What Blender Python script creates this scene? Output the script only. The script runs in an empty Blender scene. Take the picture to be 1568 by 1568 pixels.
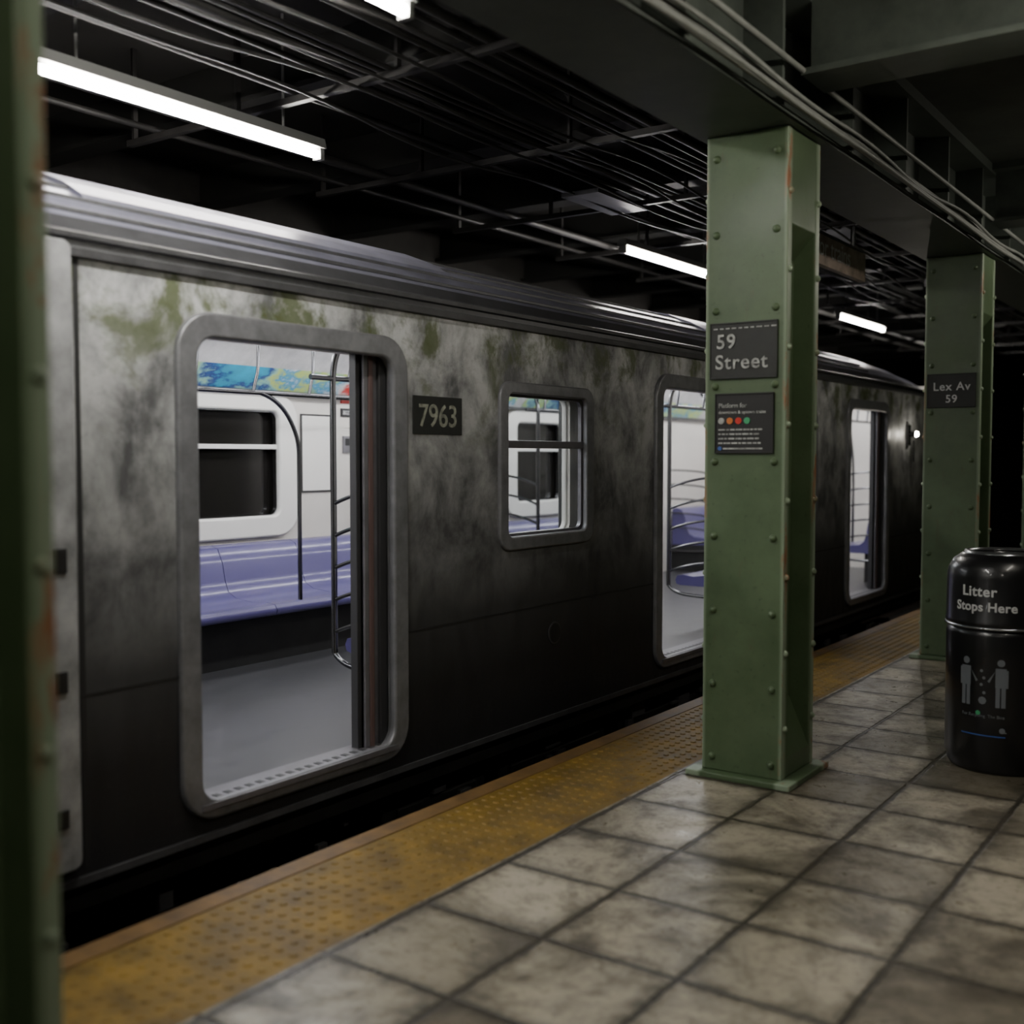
import bpy, math, random
from mathutils import Vector, Matrix
random.seed(7)
S = bpy.context.scene
COL = S.collection

# ---------------------------------------------------------------- materials
def newmat(name):
    m = bpy.data.materials.new(name); m.use_nodes = True
    nt = m.node_tree
    return m, nt, nt.nodes, nt.links, nt.nodes['Principled BSDF']

def mat(name, col, rough=0.5, metal=0.0, emit=None, es=0.0, var=0.0, vscale=8.0, bump=0.0, coat=0.0):
    m, nt, N, L, b = newmat(name)
    b.inputs['Base Color'].default_value = (*col, 1)
    b.inputs['Roughness'].default_value = rough
    b.inputs['Metallic'].default_value = metal
    b.inputs['Coat Weight'].default_value = coat
    if emit:
        b.inputs['Emission Color'].default_value = (*emit, 1)
        b.inputs['Emission Strength'].default_value = es
    if var > 0 or bump > 0:
        tc = N.new('ShaderNodeTexCoord')
        nz = N.new('ShaderNodeTexNoise'); nz.inputs['Scale'].default_value = vscale
        nz.inputs['Detail'].default_value = 6; nz.inputs['Roughness'].default_value = 0.65
        L.new(tc.outputs['Object'], nz.inputs['Vector'])
        if var > 0:
            cr = N.new('ShaderNodeValToRGB')
            cr.color_ramp.elements[0].position = 0.3; cr.color_ramp.elements[1].position = 0.7
            cr.color_ramp.elements[0].color = (*[c*(1-var) for c in col], 1)
            cr.color_ramp.elements[1].color = (*[min(1, c*(1+var)) for c in col], 1)
            L.new(nz.outputs['Fac'], cr.inputs['Fac']); L.new(cr.outputs['Color'], b.inputs['Base Color'])
            mr = N.new('ShaderNodeMapRange'); mr.inputs['To Min'].default_value = max(0.03, rough-0.15*var*2)
            mr.inputs['To Max'].default_value = min(1, rough+0.15*var*2)
            L.new(nz.outputs['Fac'], mr.inputs['Value']); L.new(mr.outputs['Result'], b.inputs['Roughness'])
        if bump > 0:
            bp = N.new('ShaderNodeBump'); bp.inputs['Strength'].default_value = bump; bp.inputs['Distance'].default_value = 0.01
            L.new(nz.outputs['Fac'], bp.inputs['Height']); L.new(bp.outputs['Normal'], b.inputs['Normal'])
    return m

def mth(N, L, op, a, b=None, clamp=False):
    n = N.new('ShaderNodeMath'); n.operation = op; n.use_clamp = clamp
    for i, v in enumerate((a, b)):
        if v is None: continue
        if isinstance(v, (int, float)): n.inputs[i].default_value = v
        else: L.new(v, n.inputs[i])
    return n.outputs[0]

def rng(N, L, v, a, b, c=0.0, d=1.0):
    n = N.new('ShaderNodeMapRange'); L.new(v, n.inputs['Value'])
    n.inputs['From Min'].default_value = a; n.inputs['From Max'].default_value = b
    n.inputs['To Min'].default_value = c; n.inputs['To Max'].default_value = d
    return n.outputs['Result']

def mixc(N, L, f, a, b):
    n = N.new('ShaderNodeMix'); n.data_type = 'RGBA'
    if isinstance(f, (int, float)): n.inputs[0].default_value = f
    else: L.new(f, n.inputs[0])
    for i, v in ((6, a), (7, b)):
        if isinstance(v, tuple): n.inputs[i].default_value = (*v, 1)
        else: L.new(v, n.inputs[i])
    return n.outputs[2]

def noise(N, L, vec, scale, detail=5, rough=0.6, dist=0.0):
    n = N.new('ShaderNodeTexNoise'); L.new(vec, n.inputs['Vector'])
    n.inputs['Scale'].default_value = scale; n.inputs['Detail'].default_value = detail
    n.inputs['Roughness'].default_value = rough; n.inputs['Distortion'].default_value = dist
    return n.outputs['Fac']

def mapping(N, L, vec, sc):
    n = N.new('ShaderNodeMapping'); n.inputs['Scale'].default_value = sc
    L.new(vec, n.inputs['Vector']); return n.outputs[0]

def train_mat():
    m, nt, N, L, b = newmat('weathered_shaded_car_steel')
    tc = N.new('ShaderNodeTexCoord'); v = tc.outputs['Object']
    sp = N.new('ShaderNodeSeparateXYZ'); L.new(v, sp.inputs[0]); z = sp.outputs['Z']
    vs = mapping(N, L, v, (1, 1, 0.8))
    n1 = noise(N, L, vs, 3.6, 8, 0.64, 0.25)
    n2 = noise(N, L, vs, 3.3, 7, 0.68, 0.4)
    n3 = noise(N, L, mapping(N, L, v, (1, 3, 0.7)), 5, 6, 0.7)
    n4 = noise(N, L, v, 30, 4, 0.7)
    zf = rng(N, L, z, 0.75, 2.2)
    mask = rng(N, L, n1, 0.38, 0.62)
    mask = mth(N, L, 'MULTIPLY', mask, zf, True)  # weathering patches, faded downward to paint in light from above
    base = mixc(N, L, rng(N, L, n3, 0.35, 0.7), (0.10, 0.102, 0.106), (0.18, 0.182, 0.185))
    base = mixc(N, L, rng(N, L, z, 0.4, 1.9), (0.018, 0.018, 0.020), base)  # shade painted into the base: darkens downward as overhead light would fall off
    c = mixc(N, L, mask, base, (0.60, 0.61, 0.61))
    zg = rng(N, L, z, 1.45, 2.2)
    zt = mth(N, L, 'ADD', n2, mth(N, L, 'MULTIPLY', zg, 0.12))
    g = rng(N, L, zt, 0.60, 0.71)
    g = mth(N, L, 'MULTIPLY', g, zg, True)
    c = mixc(N, L, mth(N, L, 'MULTIPLY', g, 0.85), c, (0.075, 0.098, 0.020))
    c = mixc(N, L, rng(N, L, n4, 0.55, 0.8, 0, 0.35), c, (0.05, 0.05, 0.045))
    L.new(c, b.inputs['Base Color'])
    b.inputs['Metallic'].default_value = 0.15
    L.new(rng(N, L, n3, 0.3, 0.7, 0.42, 0.62), b.inputs['Roughness'])
    bp = N.new('ShaderNodeBump'); bp.inputs['Strength'].default_value = 0.12; bp.inputs['Distance'].default_value = 0.01
    L.new(n4, bp.inputs['Height']); L.new(bp.outputs['Normal'], b.inputs['Normal'])
    return m

def column_mat():
    m, nt, N, L, b = newmat('green_column_paint')
    tc = N.new('ShaderNodeTexCoord'); v = tc.outputs['Object']
    sp = N.new('ShaderNodeSeparateXYZ'); L.new(v, sp.inputs[0])
    ax = mth(N, L, 'ABSOLUTE', sp.outputs['X']); ay = mth(N, L, 'ABSOLUTE', sp.outputs['Y'])
    ex = rng(N, L, ax, 0.19, 0.2095); ey = rng(N, L, ay, 0.15, 0.19)
    edge = mth(N, L, 'MULTIPLY', ex, ey, True)
    inf = N.new('ShaderNodeObjectInfo')
    off = N.new('ShaderNodeVectorMath'); off.operation = 'ADD'; L.new(v, off.inputs[0])
    L.new(inf.outputs['Location'], off.inputs[1]); v2 = off.outputs[0]
    n1 = noise(N, L, v2, 3, 6, 0.65)
    n2 = noise(N, L, mapping(N, L, v2, (1, 1, 0.35)), 7, 6, 0.7)
    n3 = noise(N, L, v2, 40, 3, 0.7)
    n5 = noise(N, L, mapping(N, L, v2, (1, 1, 0.25)), 14, 5, 0.75)
    c = mixc(N, L, rng(N, L, n1, 0.3, 0.7), (0.064, 0.102, 0.048), (0.100, 0.150, 0.074))
    c = mixc(N, L, rng(N, L, n3, 0.62, 0.78, 0, 0.6), c, (0.025, 0.035, 0.018))
    c = mixc(N, L, rng(N, L, n5, 0.60, 0.74, 0, 0.5), c, (0.10, 0.085, 0.045))
    c = mixc(N, L, mth(N, L, 'MULTIPLY', edge, 0.7), c, (0.34, 0.42, 0.30))  # edge wear, paled further to paint in lamp light on the flange edges
    r = mth(N, L, 'MULTIPLY', rng(N, L, n2, 0.55, 0.62), edge, True)
    c = mixc(N, L, r, c, (0.30, 0.125, 0.055))
    L.new(c, b.inputs['Base Color'])
    L.new(rng(N, L, n1, 0.3, 0.7, 0.33, 0.55), b.inputs['Roughness'])
    bp = N.new('ShaderNodeBump'); bp.inputs['Strength'].default_value = 0.25; bp.inputs['Distance'].default_value = 0.008
    L.new(n2, bp.inputs['Height']); L.new(bp.outputs['Normal'], b.inputs['Normal'])
    return m

def tile_mat():
    m, nt, N, L, b = newmat('worn_platform_tiles')
    tc = N.new('ShaderNodeTexCoord'); v = tc.outputs['Object']
    wn = N.new('ShaderNodeTexNoise'); wn.inputs['Scale'].default_value = 6; wn.inputs['Detail'].default_value = 6
    wn.inputs['Roughness'].default_value = 0.7
    L.new(v, wn.inputs['Vector'])
    sb = N.new('ShaderNodeVectorMath'); sb.operation = 'SUBTRACT'; L.new(wn.outputs['Color'], sb.inputs[0]); sb.inputs[1].default_value = (.5, .5, .5)
    sc = N.new('ShaderNodeVectorMath'); sc.operation = 'SCALE'; L.new(sb.outputs[0], sc.inputs[0]); sc.inputs['Scale'].default_value = 0.028
    ad = N.new('ShaderNodeVectorMath'); ad.operation = 'ADD'; L.new(v, ad.inputs[0]); L.new(sc.outputs[0], ad.inputs[1])
    br = N.new('ShaderNodeTexBrick'); L.new(ad.outputs[0], br.inputs['Vector'])
    br.offset = 0.0; br.squash = 1.0
    br.inputs['Scale'].default_value = 1.0
    br.inputs['Brick Width'].default_value = 0.5
    br.inputs['Row Height'].default_value = 0.5
    br.inputs['Mortar Size'].default_value = 0.015
    br.inputs['Mortar Smooth'].default_value = 0.6
    br.inputs['Bias'].default_value = 0.0
    br.inputs['Color1'].default_value = (0.14, 0.12, 0.085, 1)
    br.inputs['Color2'].default_value = (0.44, 0.395, 0.30, 1)
    br.inputs['Mortar'].default_value = (0.014, 0.012, 0.008, 1)
    b2 = N.new('ShaderNodeTexBrick'); L.new(ad.outputs[0], b2.inputs['Vector'])
    b2.offset = 0.0; b2.squash = 1.0
    b2.inputs['Scale'].default_value = 1.0; b2.inputs['Brick Width'].default_value = 0.5; b2.inputs['Row Height'].default_value = 0.5
    b2.inputs['Mortar Size'].default_value = 0.08; b2.inputs['Mortar Smooth'].default_value = 1.0
    n1 = noise(N, L, v, 1.6, 7, 0.72, 0.5)
    n2 = noise(N, L, v, 8, 7, 0.78, 0.3)
    n3 = noise(N, L, v, 35, 4, 0.7)
    c = mixc(N, L, rng(N, L, n1, 0.44, 0.60, 0, 0.85), br.outputs['Color'], (0.065, 0.054, 0.036))
    ed = mth(N, L, 'MULTIPLY', b2.outputs['Fac'], rng(N, L, n2, 0.33, 0.55), True)
    c = mixc(N, L, mth(N, L, 'MULTIPLY', ed, 0.8), c, (0.04, 0.034, 0.022))
    c = mixc(N, L, rng(N, L, n2, 0.5, 0.70, 0, 0.75), c, (0.06, 0.052, 0.036))
    c = mixc(N, L, rng(N, L, n3, 0.55, 0.75, 0, 0.4), c, (0.05, 0.045, 0.032))
    L.new(c, b.inputs['Base Color'])
    L.new(rng(N, L, n2, 0.3, 0.7, 0.2, 0.55), b.inputs['Roughness'])
    h = mth(N, L, 'SUBTRACT', mth(N, L, 'MULTIPLY', n2, 0.3), mth(N, L, 'MULTIPLY', br.outputs['Fac'], 1.0))
    bp = N.new('ShaderNodeBump'); bp.inputs['Strength'].default_value = 0.6; bp.inputs['Distance'].default_value = 0.012
    L.new(h, bp.inputs['Height']); L.new(bp.outputs['Normal'], b.inputs['Normal'])
    return m

def advert_mat():
    m, nt, N, L, b = newmat('advert_print')
    tc = N.new('ShaderNodeTexCoord'); v = tc.outputs['Object']
    n1 = noise(N, L, mapping(N, L, v, (1, 0.7, 1.6)), 1.6, 5, 0.55, 0.15)
    n2 = noise(N, L, v, 14, 5, 0.7, 0.0)
    f = mth(N, L, 'ADD', n1, mth(N, L, 'MULTIPLY', mth(N, L, 'SUBTRACT', n2, 0.5), 0.12))
    cr = N.new('ShaderNodeValToRGB'); e = cr.color_ramp.elements
    e[0].position = 0.34; e[0].color = (0.02, 0.40, 0.60, 1)
    e[1].position = 0.66; e[1].color = (0.65, 0.05, 0.04, 1)
    for p, c in ((0.42, (0.05, 0.3, 0.45)), (0.45, (0.03, 0.05, 0.22)), (0.49, (0.25, 0.5, 0.45)), (0.53, (0.5, 0.6, 0.15)), (0.57, (0.05, 0.3, 0.5)), (0.61, (0.7, 0.7, 0.7))):
        k = e.new(p); k.color = (*c, 1)
    L.new(f, cr.inputs['Fac']); L.new(cr.outputs['Color'], b.inputs['Base Color'])
    b.inputs['Roughness'].default_value = 0.3
    return m

def glass_mat():
    m = bpy.data.materials.new('window_glass'); m.use_nodes = True
    nt = m.node_tree; N = nt.nodes; L = nt.links
    N.remove(N['Principled BSDF'])
    t = N.new('ShaderNodeBsdfTransparent'); t.inputs[0].default_value = (0.9, 0.92, 0.92, 1)
    g = N.new('ShaderNodeBsdfGlossy'); g.inputs['Roughness'].default_value = 0.03
    mx = N.new('ShaderNodeMixShader'); mx.inputs[0].default_value = 0.07
    L.new(t.outputs[0], mx.inputs[1]); L.new(g.outputs[0], mx.inputs[2])
    L.new(mx.outputs[0], N['Material Output'].inputs['Surface'])
    return m

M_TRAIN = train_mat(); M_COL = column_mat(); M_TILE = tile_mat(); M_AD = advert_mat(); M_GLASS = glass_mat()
M_FRAME = mat('door_frame_steel', (0.20, 0.202, 0.215), 0.38, 0.35, var=0.25, vscale=10)
M_CAB = mat('cab_panel_steel', (0.30, 0.305, 0.31), 0.45, 0.2, var=0.5, vscale=4)
M_ROOF = mat('car_roof', (0.27, 0.27, 0.345), 0.36, 0.3, var=0.3, vscale=3)
M_GUTTER = mat('roof_gutter', (0.08, 0.08, 0.085), 0.42, 0.3, var=0.3)
M_DARK = mat('dark_metal', (0.02, 0.02, 0.02), 0.55, 0.3, var=0.3)
M_SEAM = mat('panel_seam', (0.015, 0.015, 0.015), 0.7)
M_LEAF = mat('door_leaf_steel', (0.18, 0.175, 0.19), 0.35, 0.4, var=0.2)
M_RUBBER = mat('door_rubber', (0.12, 0.075, 0.07), 0.5)
M_RUB2 = mat('door_rubber_dark', (0.03, 0.03, 0.032), 0.5)
M_WHITE = mat('interior_wall_panel', (0.62, 0.595, 0.55), 0.4, var=0.04, vscale=3)
M_WHITE2 = mat('interior_trim', (0.74, 0.73, 0.69), 0.3)
M_CEIL_IN = mat('interior_ceiling', (0.50, 0.50, 0.50), 0.22, var=0.25, vscale=3)
M_FLOOR_IN = mat('car_floor_lino', (0.055, 0.055, 0.06), 0.34, var=0.22, vscale=9)
M_SEAT = mat('lavender_seat_plastic', (0.078, 0.066, 0.19), 0.28, coat=0.25)
M_CHROME = mat('brushed_steel_pole', (0.12, 0.12, 0.125), 0.16, 1.0)
M_STEEL = mat('polished_steel_trim', (0.42, 0.42, 0.43), 0.2, 1.0)
M_BLKGLASS = mat('dark_tunnel_glass', (0.012, 0.011, 0.010), 0.12)
M_BLACK = mat('black_enamel', (0.010, 0.010, 0.010), 0.5)
M_SIGN = mat('sign_black_enamel', (0.016, 0.018, 0.016), 0.55, var=0.3, vscale=20)
M_TXT = mat('sign_white_lettering', (0.36, 0.37, 0.35), 0.5, var=0.6, vscale=30)
M_TXTB = mat('bin_white_lettering', (0.6, 0.61, 0.61), 0.5)
M_TXTDIM = mat('faded_lettering', (0.25, 0.26, 0.21), 0.6, var=0.7, vscale=18)
M_RED = mat('red_label', (0.6, 0.03, 0.02), 0.4)
M_BLUE = mat('blue_label', (0.05, 0.12, 0.4), 0.4)
M_ORANGE = mat('orange_label', (0.6, 0.18, 0.04), 0.4)
M_GREEN = mat('green_label', (0.05, 0.35, 0.15), 0.4)
M_YEL = mat('yellow_tactile_paving', (0.17, 0.102, 0.012), 0.6, var=0.55, vscale=5, bump=0.2)
M_ORN = mat('platform_nosing_paint', (0.14, 0.078, 0.024), 0.6, var=0.5, vscale=6, bump=0.2)
M_CONC = mat('dark_concrete', (0.03, 0.028, 0.025), 0.8, var=0.4, vscale=3, bump=0.3)
M_CEIL = mat('sooty_ceiling', (0.016, 0.015, 0.012), 0.85, var=0.4, vscale=2, bump=0.3)
M_PCEIL = mat('platform_ceiling_paint', (0.07, 0.08, 0.067), 0.7, var=0.35, vscale=2, bump=0.2)
M_BEAM = mat('beam_paint', (0.085, 0.10, 0.085), 0.5, var=0.3, vscale=4, bump=0.2)
M_BEAMD = mat('sooty_beam', (0.015, 0.015, 0.013), 0.7, var=0.3, vscale=4)
M_PIPE = mat('conduit_pipe', (0.018, 0.017, 0.016), 0.5, 0.1, var=0.5, vscale=6)
M_PIPEL = mat('galvanised_box', (0.11, 0.11, 0.12), 0.45, 0.2, var=0.3, vscale=6)
M_CABLE = mat('grey_cable', (0.24, 0.25, 0.23), 0.5, var=0.2)
M_TUBE = mat('fluorescent_tube', (1, 1, 1), 0.4, emit=(1.0, 0.95, 0.88), es=100)
M_TUBE2 = mat('platform_edge_tube', (1, 1, 1), 0.4, emit=(1.0, 0.97, 0.91), es=165)
M_TUBE3 = mat('platform_tube', (1, 1, 1), 0.4, emit=(1.0, 0.94, 0.83), es=78)
M_INLIGHT = mat('car_light_diffuser', (1, 1, 1), 0.4, emit=(0.98, 0.98, 1.0), es=22)
M_LAMP = mat('marker_lamp_lens', (1, 1, 1), 0.3, emit=(1.0, 0.93, 0.8), es=260)
M_FIX = mat('lamp_housing', (0.2, 0.2, 0.19), 0.4, 0.3)
M_BIN = mat('bin_black_plastic', (0.010, 0.010, 0.011), 0.30, coat=0.3)
M_BINRIM = mat('bin_metal_band', (0.4, 0.41, 0.43), 0.25, 0.9)
M_BINLOGO = mat('bin_print', (0.15, 0.165, 0.18), 0.45)
M_RAIL = mat('rail_steel', (0.18, 0.15, 0.13), 0.4, 0.8)
M_DIRSIGN = mat('hanging_sign_panel', (0.26, 0.20, 0.16), 0.5, var=0.5, vscale=8)

# ---------------------------------------------------------------- geometry
def link(ob, parent=None):
    COL.objects.link(ob)
    if parent is not None: ob.parent = parent
    return ob

def empty(name, loc=(0, 0, 0)):
    e = bpy.data.objects.new(name, None); e.location = loc; e.empty_display_size = 0.2
    COL.objects.link(e); return e

class MB:
    def __init__(s): s.v = []; s.f = []; s.m = []; s.sm = []
    def add(s, v, f, mi=0, smooth=False):
        o = len(s.v); s.v += [tuple(p) for p in v]
        for q in f:
            s.f.append(tuple(i+o for i in q)); s.m.append(mi); s.sm.append(smooth)
    def box(s, a, b, mi=0):
        x0, y0, z0 = a; x1, y1, z1 = b
        if x0 > x1: x0, x1 = x1, x0
        if y0 > y1: y0, y1 = y1, y0
        if z0 > z1: z0, z1 = z1, z0
        v = [(x0,y0,z0),(x1,y0,z0),(x1,y1,z0),(x0,y1,z0),(x0,y0,z1),(x1,y0,z1),(x1,y1,z1),(x0,y1,z1)]
        s.add(v, [(0,3,2,1),(4,5,6,7),(0,1,5,4),(1,2,6,5),(2,3,7,6),(3,0,4,7)], mi)
    def ext(s, prof, y0, y1, mi=0, smooth=False):
        n = len(prof)
        v = [(x, y0, z) for x, z in prof] + [(x, y1, z) for x, z in prof]
        s.add(v, [(i, (i+1) % n, n+(i+1) % n, n+i) for i in range(n)], mi, smooth)
        s.add(v, [tuple(range(n)), tuple(range(2*n-1, n-1, -1))], mi)
    def cyl(s, p0, p1, r, mi=0, n=14, r1=None):
        p0 = Vector(p0); p1 = Vector(p1); d = (p1-p0).normalized()
        a = d.orthogonal().normalized(); c = d.cross(a); r1 = r if r1 is None else r1
        v = []
        for p, rr in ((p0, r), (p1, r1)):
            for i in range(n):
                t = 2*math.pi*i/n; v.append(p + (a*math.cos(t)+c*math.sin(t))*rr)
        s.add(v, [(i, (i+1) % n, n+(i+1) % n, n+i) for i in range(n)], mi, True)
        s.add(v, [tuple(range(n-1, -1, -1)), tuple(range(n, 2*n))], mi)
    def dome(s, c, nrm, r, h, mi=0, n=10):
        c = Vector(c); d = Vector(nrm).normalized(); a = d.orthogonal().normalized(); e = d.cross(a)
        v = []; rings = [(1.0, 0), (0.85, 0.5), (0.5, 0.86)]
        for k, z in rings:
            for i in range(n):
                t = 2*math.pi*i/n; v.append(c + (a*math.cos(t)+e*math.sin(t))*r*k + d*h*z)
        v.append(c+d*h); f = []
        for j in range(2):
            for i in range(n): f.append((j*n+i, j*n+(i+1) % n, (j+1)*n+(i+1) % n, (j+1)*n+i))
        for i in range(n): f.append((2*n+i, 2*n+(i+1) % n, 3*n))
        s.add(v, f, mi, True)
    def lathe(s, prof, c, mi=0, n=48):
        k = len(prof); v = []
        for r, z in prof:
            for i in range(n):
                t = 2*math.pi*i/n; v.append((c[0]+r*math.cos(t), c[1]+r*math.sin(t), c[2]+z))
        f = []
        for j in range(k-1):
            for i in range(n): f.append((j*n+i, j*n+(i+1) % n, (j+1)*n+(i+1) % n, (j+1)*n+i))
        s.add(v, f, mi, True)
    def obj(s, name, mats, parent=None, bevel=0.0, loc=None):
        me = bpy.data.meshes.new(name); me.from_pydata(s.v, [], s.f)
        if not isinstance(mats, (list, tuple)): mats = [mats]
        for m in mats: me.materials.append(m)
        me.polygons.foreach_set('material_index', s.m); me.polygons.foreach_set('use_smooth', s.sm)
        me.update()
        ob = bpy.data.objects.new(name, me); link(ob, parent)
        if loc: ob.location = loc
        if bevel > 0:
            b = ob.modifiers.new('bevel', 'BEVEL'); b.width = bevel; b.segments = 2; b.limit_method = 'ANGLE'
            b.angle_limit = math.radians(40)
        return ob

def box(name, a, b, m, parent=None, bevel=0.0):
    k = MB(); k.box(a, b); return k.obj(name, m, parent, bevel)

def rrect(y0, z0, y1, z1, r, n=7):
    P = []
    for cx, cz, a0 in ((y1-r, z1-r, 0), (y0+r, z1-r, 90), (y0+r, z0+r, 180), (y1-r, z0+r, 270)):
        for i in range(n+1):
            a = math.radians(a0+90*i/n); P.append((cx+r*math.cos(a), cz+r*math.sin(a)))
    return P

def c2mesh(ob):
    bpy.context.view_layer.update()
    dg = bpy.context.evaluated_depsgraph_get()
    me = bpy.data.meshes.new_from_object(ob.evaluated_get(dg))
    bpy.data.objects.remove(ob); return me

def sheet(name, outs, xc, half, m, parent=None, bevel=0.0):
    cu = bpy.data.curves.new(name, 'CURVE'); cu.dimensions = '2D'; cu.fill_mode = 'BOTH'
    cu.extrude = half; cu.bevel_depth = bevel; cu.bevel_resolution = 2
    for P in outs:
        sp = cu.splines.new('POLY'); sp.points.add(len(P)-1)
        for i, p in enumerate(P): sp.points[i].co = (p[0], p[1], 0, 1)
        sp.use_cyclic_u = True
    t = bpy.data.objects.new(name+'_c', cu); COL.objects.link(t)
    me = c2mesh(t)
    me.transform(Matrix(((0,0,1,xc),(1,0,0,0),(0,1,0,0),(0,0,0,1))))
    me.name = name; me.materials.clear(); me.materials.append(m)
    ob = bpy.data.objects.new(name, me); return link(ob, parent)

def tube(name, pts, r, m, parent=None, smoothc=True, res=3):
    cu = bpy.data.curves.new(name, 'CURVE'); cu.dimensions = '3D'
    cu.bevel_depth = r; cu.bevel_resolution = res; cu.use_fill_caps = True
    if smoothc and len(pts) > 2:
        sp = cu.splines.new('NURBS'); sp.points.add(len(pts)-1)
        for i, p in enumerate(pts): sp.points[i].co = (*p, 1)
        sp.order_u = 3; sp.use_endpoint_u = True; sp.resolution_u = 6
    else:
        sp = cu.splines.new('POLY'); sp.points.add(len(pts)-1)
        for i, p in enumerate(pts): sp.points[i].co = (*p, 1)
    t = bpy.data.objects.new(name+'_c', cu); COL.objects.link(t)
    me = c2mesh(t); me.name = name; me.materials.clear(); me.materials.append(m)
    me.polygons.foreach_set('use_smooth', [True]*len(me.polygons))
    ob = bpy.data.objects.new(name, me); return link(ob, parent)

def textmesh(body, size, align='LEFT', ext=0.001, bold=0.0, spacing=1.0):
    cu = bpy.data.curves.new('t', 'FONT'); cu.body = body; cu.size = size; cu.align_x = align
    cu.extrude = ext; cu.offset = bold; cu.space_character = spacing
    t = bpy.data.objects.new('t_c', cu); COL.objects.link(t)
    return c2mesh(t)

def text(name, body, size, loc, right, up, m, parent=None, align='LEFT', bold=0.0, spacing=1.0):
    me = textmesh(body, size, align, 0.001, bold, spacing)
    R = Vector(right); U = Vector(up); F = R.cross(U)
    M = Matrix(((R.x,U.x,F.x,loc[0]),(R.y,U.y,F.y,loc[1]),(R.z,U.z,F.z,loc[2]),(0,0,0,1)))
    me.transform(M); me.name = name; me.materials.clear(); me.materials.append(m)
    ob = bpy.data.objects.new(name, me); return link(ob, parent)
def addp(o, p):
    o.parent = p; o.matrix_parent_inverse = Matrix.Translation(-Vector(p.location)); return o

# ---------------------------------------------------------------- platform / tunnel shell
box('floor', (-2.53, -4, -0.25), (4.2, 29.98, 0.0), M_TILE)
k = MB(); k.box((-3.09, -4, -0.25), (-2.53, 29.98, 0.0), 0); k.box((-3.19, -4, -0.25), (-3.09, 29.98, 0.004), 1)
k.box((-3.12, -4, -1.2), (-2.53, 29.98, -0.25), 2)
y = -1.0
while y < 16:
    for i in range(8):
        x = -3.045 + i*0.066
        nn = 8; v = []
        for rr, zz in ((0.017, 0.0), (0.012, 0.005)):
            for j in range(nn):
                a = 2*math.pi*j/nn; v.append((x+rr*math.cos(a), y+rr*math.sin(a), zz))
        k.add(v, [(j, (j+1) % nn, nn+(j+1) % nn, nn+j) for j in range(nn)]+[tuple(range(nn, 2*nn))], 0)
    y += 0.066
k.obj('tactile_platform_edge', [M_YEL, M_ORN, M_CONC])
box('track_bed', (-7.58, -8, -1.5), (-3.13, 29.98, -1.2), M_CONC)
k = MB()
for x in (-4.4, -5.84):
    k.box((x-0.07, -8, -1.2), (x+0.07, 29.9, -1.18)); k.box((x-0.015, -8, -1.18), (x+0.015, 29.9, -1.08)); k.box((x-0.035, -8, -1.08), (x+0.035, 29.9, -1.04))
k.obj('running_rails', M_RAIL)
box('wall_track_side', (-7.9, -8, -1.5), (-7.6, 30, 4.2), M_CONC)
box('wall_platform_side', (4.2, -4, -0.25), (4.5, 30, 4.2), M_CONC)
box('wall_end', (-7.9, 30, -1.5), (4.5, 30.3, 4.2), M_CONC)
k = MB(); k.box((-7.9, -8, 4.0), (-2.2, 30, 4.2), 0); k.box((-2.2, -8, 3.85), (4.5, 30, 4.2), 1)
k.obj('ceiling', [M_CEIL, M_PCEIL])

g = MB()
g.box((-2.45, -6, 3.17), (-1.95, 30, 3.205)); g.box((-2.225, -6, 3.205), (-2.175, 30, 3.8)); g.box((-2.45, -6, 3.78), (-1.95, 30, 3.85))
yy = -4
while yy < 28:
    g.box((-2.42, yy, 3.2), (-1.98, yy+0.03, 3.79)); yy += 0.995
g.obj('column_line_girder', M_BEAM)
b = MB()
for yy in (-2.9, 1.02, 5.27, 9.27, 13.25, 17.2, 21.2, 25.2):
    b.box((-1.95, yy-0.16, 3.40), (4.2, yy+0.16, 3.43)); b.box((-1.95, yy-0.03, 3.43), (4.2, yy+0.03, 3.85))
    b.box((-1.95, yy-0.16, 3.80), (4.2, yy+0.16, 3.85))
b.obj('platform_cross_beams', M_BEAM)
b = MB(); yy = -5
while yy < 29:
    b.box((-7.6, yy-0.1, 3.7), (-2.25, yy+0.1, 3.73)); b.box((-7.6, yy-0.02, 3.73), (-2.25, yy+0.02, 4.0)); yy += 1.6
b.obj('track_ceiling_beams', M_BEAMD)

cr = empty('overhead_conduit_rack', (-3.6, 6, 3.6))
k = MB()
for x, z, r in ((-3.05,3.62,.02),(-3.12,3.62,.014),(-3.2,3.6,.025),(-3.3,3.6,.014),(-3.43,3.6,.014),(-3.5,3.6,.02),
               (-3.76,3.55,.014),(-3.82,3.55,.014),(-3.9,3.55,.03),(-4.05,3.55,.016),(-4.3,3.5,.02),(-5.1,3.5,.03),(-5.6,3.55,.02),(-2.75,3.45,.02),(-2.68,3.45,.012)):
    k.cyl((x, -6, z), (x, 29, z), r, 0, 8)
yy = -5.2
while yy < 28:
    k.box((-5.7, yy, 3.44), (-2.6, yy+0.04, 3.475), 0)
    for x in (-5.65, -4.75, -3.6, -2.65): k.box((x, yy, 3.47), (x+0.02, yy+0.03, 4.0), 0)
    yy += 1.55
k.box((-4.25, 6.6, 3.42), (-3.95, 7.3, 3.45), 1); k.box((-3.6, 9.6, 3.38), (-3.2, 9.75, 3.6), 1)
addp(k.obj('conduits', [M_PIPE, M_PIPEL]), cr)
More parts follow.
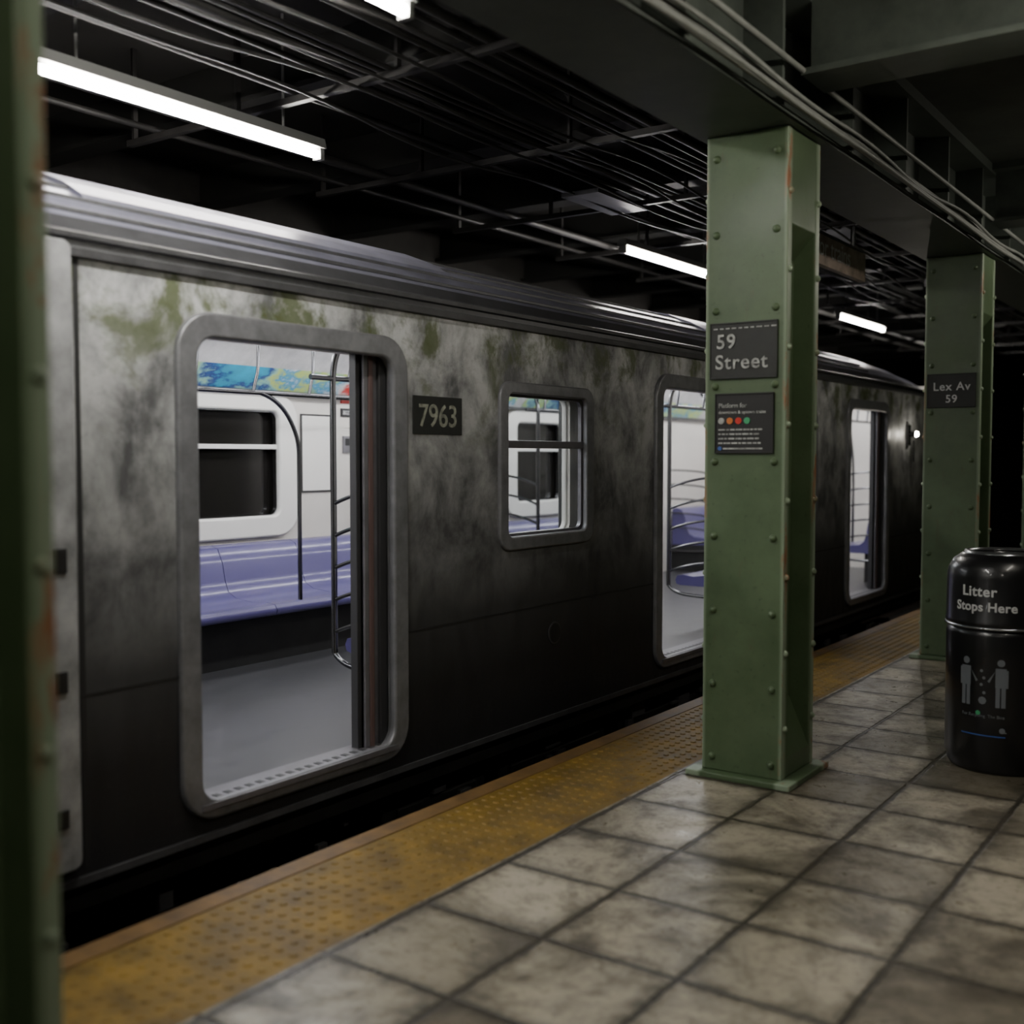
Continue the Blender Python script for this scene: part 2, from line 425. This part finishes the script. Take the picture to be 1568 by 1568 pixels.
for j in range(5):
    x0 = -4.1 + j*0.25; pts = []
    for i in range(13):
        yv = 1.5 + i*1.2; pts.append((x0+random.uniform(-.05, .05), yv, 3.45 - (0.12 if i % 2 else 0.0)*random.uniform(.4, 1.3)))
    addp(tube('slung_cable', pts, 0.009, M_PIPE), cr)

gc = empty('girder_cables', (-1.9, 6, 3.2))
for j, (x, z, r, sag) in enumerate(((-1.92, 3.26, .014, .0), (-1.90, 3.215, .018, .0), (-1.87, 3.20, .010, .05), (-1.88, 3.28, .010, .06), (-1.94, 3.42, .014, 0))):
    pts = []
    for i in range(33):
        pts.append((x + (random.uniform(-.015, .015) if sag else 0), -4+i, z - (sag*random.uniform(.3, 1.2) if i % 2 else 0)))
    addp(tube('cable', pts, r, M_CABLE), gc)
k = MB()
for yy in (6.5, 10.4, 12.1):
    k.cyl((-2.75, yy, 3.45), (-2.75, yy, 3.22), 0.012, 0, 8); k.lathe([(0.0, 0.0), (0.035, 0.0), (0.03, 0.05), (0.012, 0.08)], (-2.75, yy, 3.15), 0, 12)
addp(k.obj('hanger_insulators', M_PIPEL), cr)

# ---------------------------------------------------------------- light fixtures
def fixture(x, y0, y1, z, tm, topz):
    e = empty('fluorescent_light_fixture', (x, (y0+y1)/2, z))
    k = MB()
    k.ext([(x-0.05, z+0.03), (x+0.05, z+0.03), (x+0.035, z+0.085), (x-0.035, z+0.085)], y0-0.03, y1+0.03)
    for yy in (y0+0.25, y1-0.25): k.cyl((x, yy, z+0.08), (x, yy, topz-0.005), 0.008, 0, 8)
    for yy in (y0-0.03, y1): k.box((x-0.03, yy, z-0.03), (x+0.03, yy+0.03, z+0.04))
    addp(k.obj('housing', M_FIX), e)
    k = MB(); k.cyl((x, y0, z), (x, y1, z), 0.024, 0, 12); addp(k.obj('tube', tm), e)
for y0 in (-2.45, 2.75, 7.98, 13.2, 18.4):
    fixture(-4.53, y0, y0+1.75, 3.3, M_TUBE, 4.0)
for y0 in (-1.6, 1.7):
    fixture(-2.85, y0, y0+1.6, 3.32, M_TUBE2, 4.0)
for y0 in (-0.6, 3.5, 8.8):
    fixture(-0.35, y0, y0+1.5, 3.3, M_TUBE3, 3.85)

# ---------------------------------------------------------------- columns
def column_mesh():
    k = MB(); H = 3.17; h = 0.21
    for s in (-1, 1):
        k.box((-h, s*0.215, 0.03), (h, s*0.215 - s*0.06, H))
    k.box((-0.10, -0.16, 0.03), (0.10, 0.16, H))
    k.box((-0.275, -0.275, 0.0), (0.275, 0.275, 0.03))
    for s in (-1, 1):
        for prof in ([(0.09, 0.03), (0.208, 0.03), (0.208, 0.13), (0.09, 0.40)], [(0.09, 2.58), (0.208, 2.72), (0.208, H), (0.09, H)]):
            P = [(s*x, z) for x, z in prof]
            if s < 0: P.reverse()
            k.ext(P, -0.157, 0.157)
    z = 0.10
    while z < 3.15:
        for x in (-0.155, 0.155):
            k.dome((x, -0.215, z), (0, -1, 0), 0.020, 0.019); k.dome((x, 0.215, z), (0, 1, 0), 0.020, 0.019)
        z += 0.37
    z = 0.28
    while z < 3.15:
        for yv in (-0.186, 0.186):
            for s in (-1, 1): k.dome((s*0.21, yv, z), (s, 0, 0), 0.018, 0.018)
        z += 0.37
    return k
first = None
for cy in (0.82+0.215, 5.285, 9.265, 13.25, 17.23, 21.2):
    if first is None:
        o = column_mesh().obj('steel_column', M_COL, None, 0.006); first = o
    else:
        o = bpy.data.objects.new('steel_column', first.data); link(o)
        bm = o.modifiers.new('bevel', 'BEVEL'); bm.width = 0.006; bm.segments = 2; bm.limit_method = 'ANGLE'; bm.angle_limit = math.radians(40)
    o.location = (-2.20, cy, 0)

def plate(par, x0, x1, z0, z1, y, m=M_SIGN):
    k = MB(); k.box((x0, y-0.006, z0), (x1, y, z1))
    for a, b_ in (((x0, z0), (x1, z0+0.008)), ((x0, z1-0.008), (x1, z1)), ((x0, z0), (x0+0.006, z1)), ((x1-0.006, z0), (x1, z1))):
        k.box((a[0], y-0.010, a[1]), (b_[0], y-0.006, b_[1]))
    addp(k.obj('plate', m, None, 0.0015), par)
R, U = (1, 0, 0), (0, 0, 1)
e = empty('station_name_sign', (-2.205, 5.06, 2.12)); Y = 5.068
plate(e, -2.38, -2.03, 1.985, 2.26, Y-0.002)
Y = 5.064
addp(text('lettering', '59', 0.098, (-2.345, Y-0.008, 2.135), R, U, M_TXT, None, 'LEFT', 0.0012, 1.1), e)
addp(text('lettering', 'Street', 0.098, (-2.35, Y-0.008, 2.035), R, U, M_TXT, None, 'LEFT', 0.0012, 1.12), e)
k = MB(); x = -2.36
while x < -2.06:
    w = random.uniform(.008, .03); k.box((x, Y-0.008, 2.228), (x+w, Y-0.006, 2.234)); x += w+0.012
addp(k.obj('border_line', M_TXT), e)
e = empty('service_notice_sign', (-2.2, 5.06, 1.77))
plate(e, -2.35, -2.045, 1.62, 1.915, Y+0.002, M_BLACK)
addp(text('header', 'Platform for', 0.03, (-2.33, Y-0.008, 1.845), R, U, M_TXT, None, 'LEFT', 0.0005), e)
addp(text('header', 'downtown & uptown trains', 0.022, (-2.33, Y-0.008, 1.815), R, U, M_TXT, None, 'LEFT', 0.0003), e)
k = MB()
for i, mi in enumerate((0, 1, 2, 3)):
    k.cyl((-2.315+i*0.045, Y-0.009, 1.78), (-2.315+i*0.045, Y-0.004, 1.78), 0.016, mi, 20)
for r_ in range(4):
    x = -2.33
    while x < -2.12:
        w = random.uniform(.01, .035); k.box((x, Y-0.008, 1.733-r_*0.022), (x+w, Y-0.004, 1.741-r_*0.022), 0); x += w+0.006
k.cyl((-2.322, Y-0.009, 1.645), (-2.322, Y-0.004, 1.645), 0.01, 4, 16); k.box((-2.305, Y-0.008, 1.64), (-2.10, Y-0.004, 1.648), 0)
addp(k.obj('notice_print', [M_TXT, M_ORANGE, M_RED, M_GREEN, M_BLUE]), e)
e = empty('station_name_sign', (-2.205, 9.04, 2.12)); Y = 9.046
plate(e, -2.385, -2.02, 1.99, 2.255, Y)
addp(text('lettering', 'Lex Av', 0.09, (-2.20, Y-0.008, 2.125), R, U, M_TXTB, None, 'CENTER', 0.001, 1.1), e)
addp(text('lettering', '59', 0.085, (-2.20, Y-0.008, 2.03), R, U, M_TXTB, None, 'CENTER', 0.001, 1.1), e)

e = empty('hanging_direction_sign', (-2.9, 8.45, 3.14))
k = MB(); k.box((-2.93, 7.8, 3.02), (-2.88, 9.02, 3.24), 0)
for yy in (8.0, 8.8): k.cyl((-2.905, yy, 3.24), (-2.905, yy, 3.7), 0.01, 1, 8)
k.box((-2.94, 7.78, 3.24), (-2.87, 9.04, 3.26), 1)
addp(k.obj('panel', [M_DIRSIGN, M_PIPE], None, 0.004), e)
addp(text('lettering', 'for trains', 0.20, (-2.878, 7.9, 3.09), (0, 1, 0), U, M_TXTB), e)

# ---------------------------------------------------------------- litter bin
BX, BY = -1.215, 6.13
e = empty('litter_bin', (BX, BY, 0))
R0 = 0.272
k = MB()
k.lathe([(0.0, 0.0), (R0-0.03, 0.0), (R0-0.015, 0.02), (R0-0.012, 0.05), (R0, 0.07), (R0, 0.70), (R0-0.004, 0.725), (R0-0.02, 0.735), (R0-0.02, 0.755)], (BX, BY, 0), 0, 64)
k.lathe([(R0-0.018, 0.745), (R0+0.004, 0.748), (R0+0.006, 0.765), (R0+0.002, 0.775), (R0, 0.99), (R0-0.006, 1.03), (R0-0.03, 1.075), (R0-0.07, 1.105), (R0-0.10, 1.112), (R0-0.11, 1.10), (R0-0.115, 1.06), (R0-0.10, 0.8), (0, 0.78)], (BX, BY, 0), 0, 64)
k.lathe([(R0+0.003, 0.735), (R0+0.009, 0.739), (R0+0.009, 0.745), (R0+0.003, 0.749)], (BX, BY, 0), 1, 64)
k.lathe([(R0-0.108, 1.109), (R0-0.10, 1.122), (R0-0.085, 1.122), (R0-0.078, 1.107)], (BX, BY, 0), 1, 64)
addp(k.obj('bin_body', [M_BIN, M_BINRIM]), e)
A0 = math.radians(-97)
def bend(me, name, m, z0, x0=0.0):
    for v in me.vertices:
        a = A0 + (v.co.x+x0)/R0; r = R0 + 0.004 + v.co.z
        v.co = (BX+r*math.cos(a), BY+r*math.sin(a), z0+v.co.y)
    me.materials.clear(); me.materials.append(m); me.name = name
    ob = bpy.data.objects.new(name, me); link(ob); addp(ob, e)
bend(textmesh('Litter', 0.072, 'CENTER', 0.001, 0.0015, 1.08), 'lettering', M_TXTB, 0.905, -0.03)
bend(textmesh('Stops Here', 0.064, 'CENTER', 0.001, 0.0015, 1.05), 'lettering', M_TXTB, 0.83)
def flat(polys):
    me = bpy.data.meshes.new('f'); v = []; f = []
    for P in polys:
        f.append(tuple(range(len(v), len(v)+len(P)))); v += [(p[0], p[1], 0.0) for p in P]
    me.from_pydata(v, [], f); return me
def circ(cx, cy, r, n=18): return [(cx+r*math.cos(2*math.pi*i/n), cy+r*math.sin(2*math.pi*i/n)) for i in range(n)]
def rect(a, b_, c, d): return [(a, b_), (c, b_), (c, d), (a, d)]
pol = []
for s in (-1, 1):
    cx = s*0.085
    pol += [circ(cx, 0.245, 0.018), rect(cx-0.025, 0.12, cx+0.025, 0.218), rect(cx-0.023, 0.02, cx-0.003, 0.12), rect(cx+0.003, 0.02, cx+0.023, 0.12)]
    pol += [[(cx-s*0.02, 0.215), (cx-s*0.028, 0.20), (cx-s*0.062, 0.15), (cx-s*0.052, 0.143)]]
    pol += [rect(cx+s*0.029-0.005, 0.12, cx+s*0.029+0.005, 0.21)]
for cy in (0.2, 0.165, 0.13, 0.09, 0.055): pol.append(circ(0.0+0.008*math.sin(cy*90), cy, 0.008, 10))
pol += [circ(0, 0.05, 0.02, 8)]
bend(flat(pol), 'pictogram', M_BINLOGO, 0.33)
bend(flat([circ(-0.02, 0.0, 0.012)]), 'seal', M_GREEN, 0.315)
bend(textmesh('For Recycling  The Bins', 0.022, 'CENTER', 0.0005), 'caption', M_BINLOGO, 0.295)
bend(flat([rect(-0.11+i*0.022, 0, -0.11+(i+1)*0.022, 0.006) for i in range(10)]), 'blue_line', M_BLUE, 0.20)
bend(flat([circ(0.095, 0.0, 0.014), rect(0.085, -0.012, 0.115, -0.006)]), 'logo', M_BINLOGO, 0.235)

# ---------------------------------------------------------------- train car
T = empty('subway_train_car', (-5.1, 4, 0))
def tp(o): return addp(o, T)
XN = -3.67; XF = -6.62; YA, YB = -6.0, 14.5
doors = [2.93-4.065, 2.93, 2.93+4.065, 2.93+2*4.065]; DW = 1.22; DZ0, DZ1 = 0.155, 2.105
wins = [5.12-8.13, 5.12-4.065, 5.12, 5.12+4.065]; WW = 0.87; WZ0, WZ1 = 1.135, 1.975
SH = [rrect(y, DZ0, y+DW, DZ1, 0.10) for y in doors if y+DW < YB]
WH = [rrect(y, WZ0, y+WW, WZ1, 0.055) for y in wins]
outer = [(YA, 0.02), (YB, 0.02), (YB, 2.335), (YA, 2.335)]
outer_i = [(YA, 0.16), (YB, 0.16), (YB, 2.33), (YA, 2.33)]
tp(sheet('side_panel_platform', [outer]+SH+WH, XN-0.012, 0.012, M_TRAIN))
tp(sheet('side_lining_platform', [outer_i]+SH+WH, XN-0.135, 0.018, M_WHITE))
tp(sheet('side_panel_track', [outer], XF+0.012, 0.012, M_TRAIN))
tp(sheet('side_lining_track', [outer_i]+WH, XF+0.12, 0.015, M_WHITE))
for y in doors:
    tp(sheet('door_frame', [rrect(y-0.075, DZ0-0.055, y+DW+0.085, DZ1+0.08, 0.16), rrect(y+0.002, DZ0, y+DW, DZ1, 0.10)], XN+0.004, 0.010, M_FRAME, None, 0.012))
    tp(sheet('door_reveal', [rrect(y-0.012, DZ0-0.012, y+DW+0.012, DZ1+0.012, 0.11), rrect(y, DZ0, y+DW, DZ1, 0.10)], XN-0.02, 0.012, M_FRAME))
    yl = y+DW-0.185
    k = MB()
    k.box((XN-0.10, yl+0.03, DZ0), (XN-0.055, yl+0.20, DZ1+0.05), 0)
    k.box((XN-0.115, yl, DZ0), (XN-0.07, yl+0.03, DZ1+0.05), 2)
    k.box((XN-0.10, yl+0.03, DZ0), (XN-0.045, yl+0.06, DZ1+0.05), 0)
    k.box((XN-0.10, yl+0.062, DZ0), (XN-0.04, yl+0.092, DZ1+0.05), 1)
    k.box((XN-0.10, yl+0.094, DZ0), (XN-0.05, yl+0.104, DZ1+0.05), 2)
    k.box((XN-0.10, yl+0.13, DZ0), (XN-0.035, yl+0.185, DZ1+0.05), 2)
    tp(k.obj('sliding_door_leaf', [M_LEAF, M_RUBBER, M_RUB2], None, 0.003))
    k = MB(); k.box((XN-0.15, y-0.0, DZ0-0.02), (XN+0.035, y+DW, DZ0+0.006), 0)
    i = 0
    while y+0.06+i*0.06 < y+DW-0.06:
        yy = y+0.06+i*0.06; k.box((XN-0.06, yy, DZ0+0.006), (XN+0.015, yy+0.028, DZ0+0.0085), 1); i += 1
    tp(k.obj('door_sill', [M_LEAF, M_RUB2]))
for y in wins:
    tp(sheet('window_frame', [rrect(y-0.065, WZ0-0.06, y+WW+0.07, WZ1+0.05, 0.09), rrect(y, WZ0, y+WW, WZ1, 0.055)], XN+0.002, 0.008, M_FRAME, None, 0.010))
    tp(sheet('window_sash', [rrect(y-0.01, WZ0-0.01, y+WW+0.01, WZ1+0.01, 0.06), rrect(y+0.025, WZ0+0.025, y+WW-0.025, WZ1-0.025, 0.045)], XN-0.03, 0.012, M_LEAF))
    tp(box('window_bar', (XN-0.045, y, 1.655), (XN-0.01, y+WW, 1.70), M_LEAF, None, 0.004))
    tp(box('window_pane', (XN-0.03, y, WZ0), (XN-0.027, y+WW, WZ1), M_GLASS))
    tp(sheet('window_liner', [rrect(y-0.10, WZ0-0.10, y+WW+0.10, WZ1+0.08, 0.12), rrect(y+0.005, WZ0+0.005, y+WW-0.005, WZ1-0.005, 0.06)], XN-0.155, 0.01, M_WHITE2, None, 0.008))
    tp(box('track_window_pane', (XF+0.06, y-0.02, WZ0-0.02), (XF+0.07, y+WW+0.02, WZ1+0.02), M_BLKGLASS))
    tp(sheet('track_window_liner', [rrect(y-0.17, WZ0-0.13, y+WW+0.17, WZ1+0.10, 0.20), rrect(y+0.0, WZ0+0.0, y+WW-0.0, WZ1-0.0, 0.08)], XF+0.15, 0.012, M_WHITE2, None, 0.018))
    tp(sheet('track_window_gasket', [rrect(y-0.01, WZ0-0.01, y+WW+0.01, WZ1+0.01, 0.08), rrect(y+0.025, WZ0+0.025, y+WW-0.025, WZ1-0.025, 0.06)], XF+0.125, 0.02, M_STEEL))
    tp(box('track_window_bar', (XF+0.08, y, 1.665), (XF+0.15, y+WW, 1.70), M_WHITE2, None, 0.004))
for y in doors:
    k = MB()
    for s in (0, 1):
        a = y+s*DW/2+0.01; b_ = a+DW/2-0.02
        k.box((XF+0.13, a, 0.17), (XF+0.16, b_, 2.08), 0); k.box((XF+0.155, a+0.13, 1.1), (XF+0.165, b_-0.13, 1.9), 1)
        k.box((XF+0.15, (b_ if s == 0 else a)-0.012, 0.17), (XF+0.175, (b_ if s == 0 else a)+0.012, 2.08), 2)
    k.box((XF+0.13, y-0.06, 0.16), (XF+0.18, y, 2.10), 3); k.box((XF+0.13, y+DW, 0.16), (XF+0.18, y+DW+0.06, 2.10), 3); k.box((XF+0.13, y-0.06, 2.06), (XF+0.18, y+DW+0.06, 2.10), 3)
    tp(k.obj('track_side_doors', [M_WHITE, M_BLKGLASS, M_RUB2, M_WHITE2], None, 0.004))

def roofprof(d):
    h = [(XN-0.01, 2.33), (XN+0.025, 2.335), (XN+0.028, 2.365), (XN-0.01, 2.375), (XN-0.012, 2.40), (XN+0.01, 2.405), (XN+0.012, 2.425), (XN-0.03, 2.44),
         (XN-0.09, 2.50), (XN-0.19, 2.585), (XN-0.33, 2.665), (XN-0.50, 2.735), (XN-0.70, 2.79), (XN-0.95, 2.835), (XN-1.2, 2.86), (XN-1.475, 2.87)]
    c = (XN+XF)/2
    full = h + [(2*c-x, z) for x, z in reversed(h[:-1])]
    return [(x, 2.33+(z-2.33)*(1-d)) for x, z in full]
k = MB(); secs = [(YA, 0), (12.0, 0), (12.7, 0.03), (13.3, 0.10), (13.8, 0.22), (14.2, 0.4), (14.5, 0.65)]
rings = [[(x, yv, z) for x, z in roofprof(d)] for yv, d in secs]; n = len(rings[0])
for i in range(len(rings)-1):
    v = rings[i]+rings[i+1]
    for j in range(n-1):
        mi = 1 if (j < 8 or j > n-10) else 0
        k.add([v[j], v[n+j], v[n+j+1], v[j+1]], [(0, 1, 2, 3)], mi, False)
k.add(rings[-1], [tuple(range(n))], 1)
tp(k.obj('roof', [M_ROOF, M_GUTTER]))
k = MB()
for x, z in ((XN-0.12, 2.535), (XN-0.21, 2.602), (XN-0.33, 2.668), (XN-0.50, 2.738), (XN-0.7, 2.793), (XN-0.85, 2.82)):
    k.box((x-0.008, YA, z-0.012), (x+0.008, 12.0, z+0.007))
tp(k.obj('roof_ribs', M_GUTTER, None, 0.003))
k = MB()
for y0, y1 in ((-4, -1.5), (0.4, 2.2), (2.6, 4.9), (8.2, 10.2)):
    k.ext([(XN-0.22, 2.60), (XN-0.24, 2.635), (XN-0.36, 2.70), (XN-0.56, 2.775), (XN-0.9, 2.85), (XN-0.9, 2.80)], y0, y1)
tp(k.obj('roof_vent_covers', M_ROOF, None, 0.006))

tp(box('car_floor', (XF+0.02, YA, 0.05), (XN-0.02, YB, 0.16), M_FLOOR_IN))
k = MB()
k.box((XF+0.1, YA, 2.42), (XN-0.12, YB, 2.44), 0)
k.ext([(-6.50, 2.12), (-6.42, 2.10), (-6.18, 2.36), (-6.12, 2.42), (-6.5, 2.42)], YA, YB, 0)
k.ext([(-3.80, 2.42), (-4.16, 2.42), (-4.10, 2.36), (-3.90, 2.14), (-3.80, 2.14)], YA, YB, 0)
k.box((-5.35, YA, 2.395), (-4.95, YB, 2.42), 0)
k.box((-6.43, YA, 2.085), (-6.40, YB, 2.105), 1)
tp(k.obj('car_ceiling', [M_CEIL_IN, M_RUB2]))
k = MB(); d = Vector((0.24, 0, 0.26)).normalized(); nrm = Vector((d.z, 0, -d.x))
for y0 in (-5.5, -3.4, -1.3, 0.8, 2.9, 5.0, 7.1, 9.2, 11.3):
    p0 = Vector((-6.405, 0, 2.117))+nrm*0.006; p1 = Vector((-6.26, 0, 2.274))+nrm*0.006
    k.add([(p0.x, y0, p0.z), (p0.x, y0+1.95, p0.z), (p1.x, y0+1.95, p1.z), (p1.x, y0, p1.z)], [(0, 1, 2, 3)], 0)
tp(k.obj('advert_cards', M_AD))
k = MB()
for x in (-5.78, -4.5):
    yv = YA+0.2
    while yv < YB-1.6:
        k.box((x-0.06, yv, 2.385), (x+0.06, yv+1.45, 2.42)); yv += 1.55
tp(k.obj('car_light_diffusers', M_INLIGHT))
tp(box('car_end_partition', (XF+0.02, YB-0.06, 0.05), (XN-0.02, YB-0.01, 2.5), M_WHITE))
tp(box('car_rear_partition', (XF+0.02, YA, 0.05), (XN-0.02, YA+0.05, 2.5), M_WHITE))

for y in doors:
    y0 = y+DW+0.34; y1 = y+4.065-0.24
    if y1 > YB-0.1: y1 = YB-0.15
    if y1-y0 < 0.4: continue
    nseg = 3; w = (y1-y0)/nseg
    far = [(-6.44, 0.95), (-6.38, 0.965), (-6.31, 0.94), (-6.26, 0.84), (-6.235, 0.72), (-6.20, 0.64), (-6.12, 0.60), (-5.95, 0.585), (-5.80, 0.595), (-5.72, 0.585), (-5.695, 0.55), (-5.71, 0.515), (-5.76, 0.505), (-6.44, 0.50)]
    near = [(-3.84-(x+6.44)*0.66, z) for x, z in far]
    near.reverse()
    for P, nm in ((far, 'bench_track_side'), (near, 'bench_platform_side')):
        k = MB()
        for i in range(nseg): k.ext(P, y0+i*w+0.003, y0+(i+1)*w-0.003, 0, True)
        ob = tp(k.obj(nm, M_SEAT))
    k = MB(); k.box((-6.45, y0, 0.16), (-5.90, y1, 0.50)); k.box((-4.02, y0+0.1, 0.16), (-3.82, y1, 0.50)); tp(k.obj('bench_plinths', M_DARK))
    for yy, sgn in ((y0-0.03, 1), (y1+0.05, -1)):
        for xp, xw, nm in ((-4.38, -3.83, 'n'), (-5.74, -6.46, 'f')):
            sx = 1 if xw > xp else -1
            tp(tube('stanchion', [(xp, yy, 0.50), (xp, yy, 0.75), (xp, yy, 1.9), (xp, yy, 2.10), (xp+sx*0.05, yy, 2.22), (xp+sx*0.22, yy, 2.28), (xp+sx*0.3, yy, 2.40)], 0.018, M_CHROME))
            for zz in (0.72, 0.90, 1.08, 1.26, 1.44):
                tp(tube('rung', [(xp, yy, zz-0.10), (xp+sx*0.12, yy, zz-0.05), (xp+sx*0.40, yy, zz), (xw, yy, zz)], 0.011, M_CHROME))
            tp(tube('armrest', [(xp, yy, 0.50), (xp+sx*0.05, yy, 0.44), (xp+sx*0.3, yy, 0.42), (xw, yy, 0.42)], 0.015, M_CHROME))
    ym = (y0+y1)/2 - 0.10
    for xp in (-5.76, -4.38):
        sx = -1 if xp < -5 else 1
        tp(tube('mid_pole', [(xp, ym, 0.55), (xp, ym, 0.9), (xp, ym, 1.5), (xp-sx*0.02, ym-0.02, 1.75), (xp-sx*0.0, ym-0.18, 2.0), (xp, ym-0.35, 2.04)], 0.016, M_CHROME))
        tp(tube('grab_rail', [(xp, y0-0.2, 2.04), (xp, y1+0.2, 2.04)], 0.016, M_CHROME))
        for q in range(5):
            yq = y0+0.1+q*(y1-y0-0.2)/4
            tp(tube('rail_hanger', [(xp, yq, 2.04), (xp, yq+0.02, 2.12), (xp-sx*0.0, yq+0.05, 2.2), (xp, yq+0.05, 2.42)], 0.012, M_CHROME))
    k = MB(); yp = y+DW+2.08
    k.box((-6.49, yp, 1.32), (-6.475, yp+0.34, 1.95), 0); k.box((-6.475, yp+0.015, 1.335), (-6.472, yp+0.325, 1.935), 1)
    k.box((-6.49, yp+0.46, 2.05), (-6.472, yp+0.60, 2.12), 2); k.box((-6.49, yp+0.46, 1.94), (-6.472, yp+0.62, 2.01), 3)
    k.box((-6.49, yp+0.48, 1.64), (-6.47, yp+0.60, 1.78), 4); k.box((-6.47, yp+0.50, 1.70), (-6.466, yp+0.58, 1.76), 3)
    tp(k.obj('wall_panels', [M_CHROME, M_WHITE2, M_RED, M_BLACK, M_LEAF], None, 0.002))
    tp(text('car_number_label', '8022', 0.05, (-6.470, yp+0.475, 1.957), (0, 1, 0), U, M_TXTB))

k = MB()
k.box((XN, YA, 0.706), (XN+0.0025, 2.85, 0.716)); 
for a, b_ in ((4.24, 6.92), (8.30, 10.98), (12.37, YB)):
    k.box((XN, a, 0.706), (XN+0.0025, b_, 0.716))
k.box((XN, 2.40, 0.05), (XN+0.003, 2.42, 2.33)); k.box((XN, 14.0, 0.05), (XN+0.003, 14.01, 2.33))
tp(k.obj('panel_seams', M_SEAM))
tp(sheet('cab_side_panel', [rrect(1.2, 0.08, 2.37, 2.38, 0.03)], XN+0.012, 0.014, M_CAB, None, 0.006))
k = MB(); k.box((XN+0.03, 2.28, 1.18), (XN+0.04, 2.33, 1.27)); k.box((XN+0.03, 2.28, 0.74), (XN+0.04, 2.325, 0.82)); k.box((XN+0.03, 2.28, 0.24), (XN+0.04, 2.32, 0.31)); tp(k.obj('panel_latches', M_BLACK, None, 0.003))
k = MB()
for yy in (5.63, 9.7):
    k.cyl((XN, yy, 0.53), (XN+0.006, yy, 0.53), 0.068, 0, 32); k.cyl((XN+0.006, yy, 0.53), (XN+0.009, yy, 0.53), 0.058, 1, 32)
tp(k.obj('port_covers', [M_GUTTER, M_DARK]))
tp(box('number_plate', (XN, 4.305, 1.72), (XN+0.006, 4.71, 1.918), M_SIGN, None, 0.002))
tp(text('number_lettering', '7963', 0.165, (XN+0.007, 4.345, 1.762), (0, 1, 0), U, M_TXTDIM, None, 'LEFT', 0.001, 0.98))
k = MB(); k.box((XN-0.02, YA, 0.0), (XN+0.012, YB, 0.03), 0); k.box((XN-0.10, YA, -0.12), (XN-0.05, YB, 0.02), 1)
tp(k.obj('side_sill_rail', [M_GUTTER, M_DARK]))
k = MB(); k.box((XN, 13.05, 1.74), (XN+0.03, 13.15, 1.98), 1); k.cyl((XN+0.03, 13.1, 1.87), (XN+0.10, 13.1, 1.87), 0.03, 1, 16); k.dome((XN+0.10, 13.1, 1.87), (1, -0.0, 0), 0.03, 0.03, 0, 16)
k.cyl((XN+0.05, 13.2, 1.55), (XN+0.05, 13.2, 1.8), 0.01, 1, 8)
tp(k.obj('marker_lamp', [M_LAMP, M_CHROME]))
k = MB(); k.box((-6.5, YA, -0.22), (-3.85, YB, 0.05))
for y0, y1, zb in ((-4, -1, -.7), (4.3, 5.2, -.75), (5.35, 6.6, -.6), (6.8, 8.4, -.75), (8.6, 9.4, -.55)):
    k.box((-6.3, y0, zb), (-3.88, y1, -0.2)); k.box((-3.88, y0+0.1, zb+0.08), (-3.86, y1-0.1, -0.28))
tp(k.obj('underframe', M_DARK, None, 0.01))
k = MB()
for yc in (0.9, 3.1, 11.2, 13.2):
    for x in (-4.4, -5.84):
        k.cyl((x-0.06, yc, -0.62), (x+0.06, yc, -0.62), 0.42, 0, 32); k.cyl((x-0.07, yc, -0.62), (x-0.03, yc, -0.62), 0.45, 0, 32)
    k.cyl((-6.0, yc, -0.62), (-3.95, yc, -0.62), 0.08, 0, 16); k.box((-4.12, yc-0.16, -0.78), (-3.92, yc+0.16, -0.45), 0)
for yc in (2.0, 12.2):
    k.box((-4.12, yc-1.4, -0.52), (-3.98, yc+1.4, -0.36), 0)
    for q in (-0.25, 0, 0.25): k.cyl((-4.05, yc+q, -0.36), (-4.05, yc+q, -0.1), 0.09, 0, 16)
tp(k.obj('bogies', M_DARK, None, 0.006))
k = MB()
for i in range(60):
    yy = random.uniform(2, 13); zz = random.uniform(-0.35, -0.05); k.box((-3.86, yy, zz), (-3.83, yy+random.uniform(.03, .2), zz+random.uniform(.02, .1)))
tp(k.obj('underframe_fittings', M_GUTTER, None, 0.003))
for j in range(4):
    pts = [(-3.82+random.uniform(-.03, .03), 2.5+i*0.7, -0.05-0.12*random.random()) for i in range(14)]
    tp(tube('air_hose', pts, 0.014, M_DARK))

# ---------------------------------------------------------------- world + camera
w = bpy.data.worlds.new('world'); S.world = w; w.use_nodes = True
w.node_tree.nodes['Background'].inputs[0].default_value = (0.5, 0.55, 0.6, 1)
w.node_tree.nodes['Background'].inputs[1].default_value = 0.03
cam = bpy.data.cameras.new('camera'); co = bpy.data.objects.new('camera', cam); COL.objects.link(co)
co.location = (0, 0, 1.6)
a = math.radians(35.3); p = math.atan(85/1725)
f = Vector((-math.sin(a)*math.cos(p), math.cos(a)*math.cos(p), -math.sin(p)))
co.rotation_mode = 'QUATERNION'; co.rotation_quaternion = f.to_track_quat('-Z', 'Y')
cam.sensor_width = 36; cam.lens = 36*1725/1600
cam.dof.use_dof = True; cam.dof.focus_distance = 6.8; cam.dof.aperture_fstop = 1.1
cam.clip_start = 0.05
S.camera = co
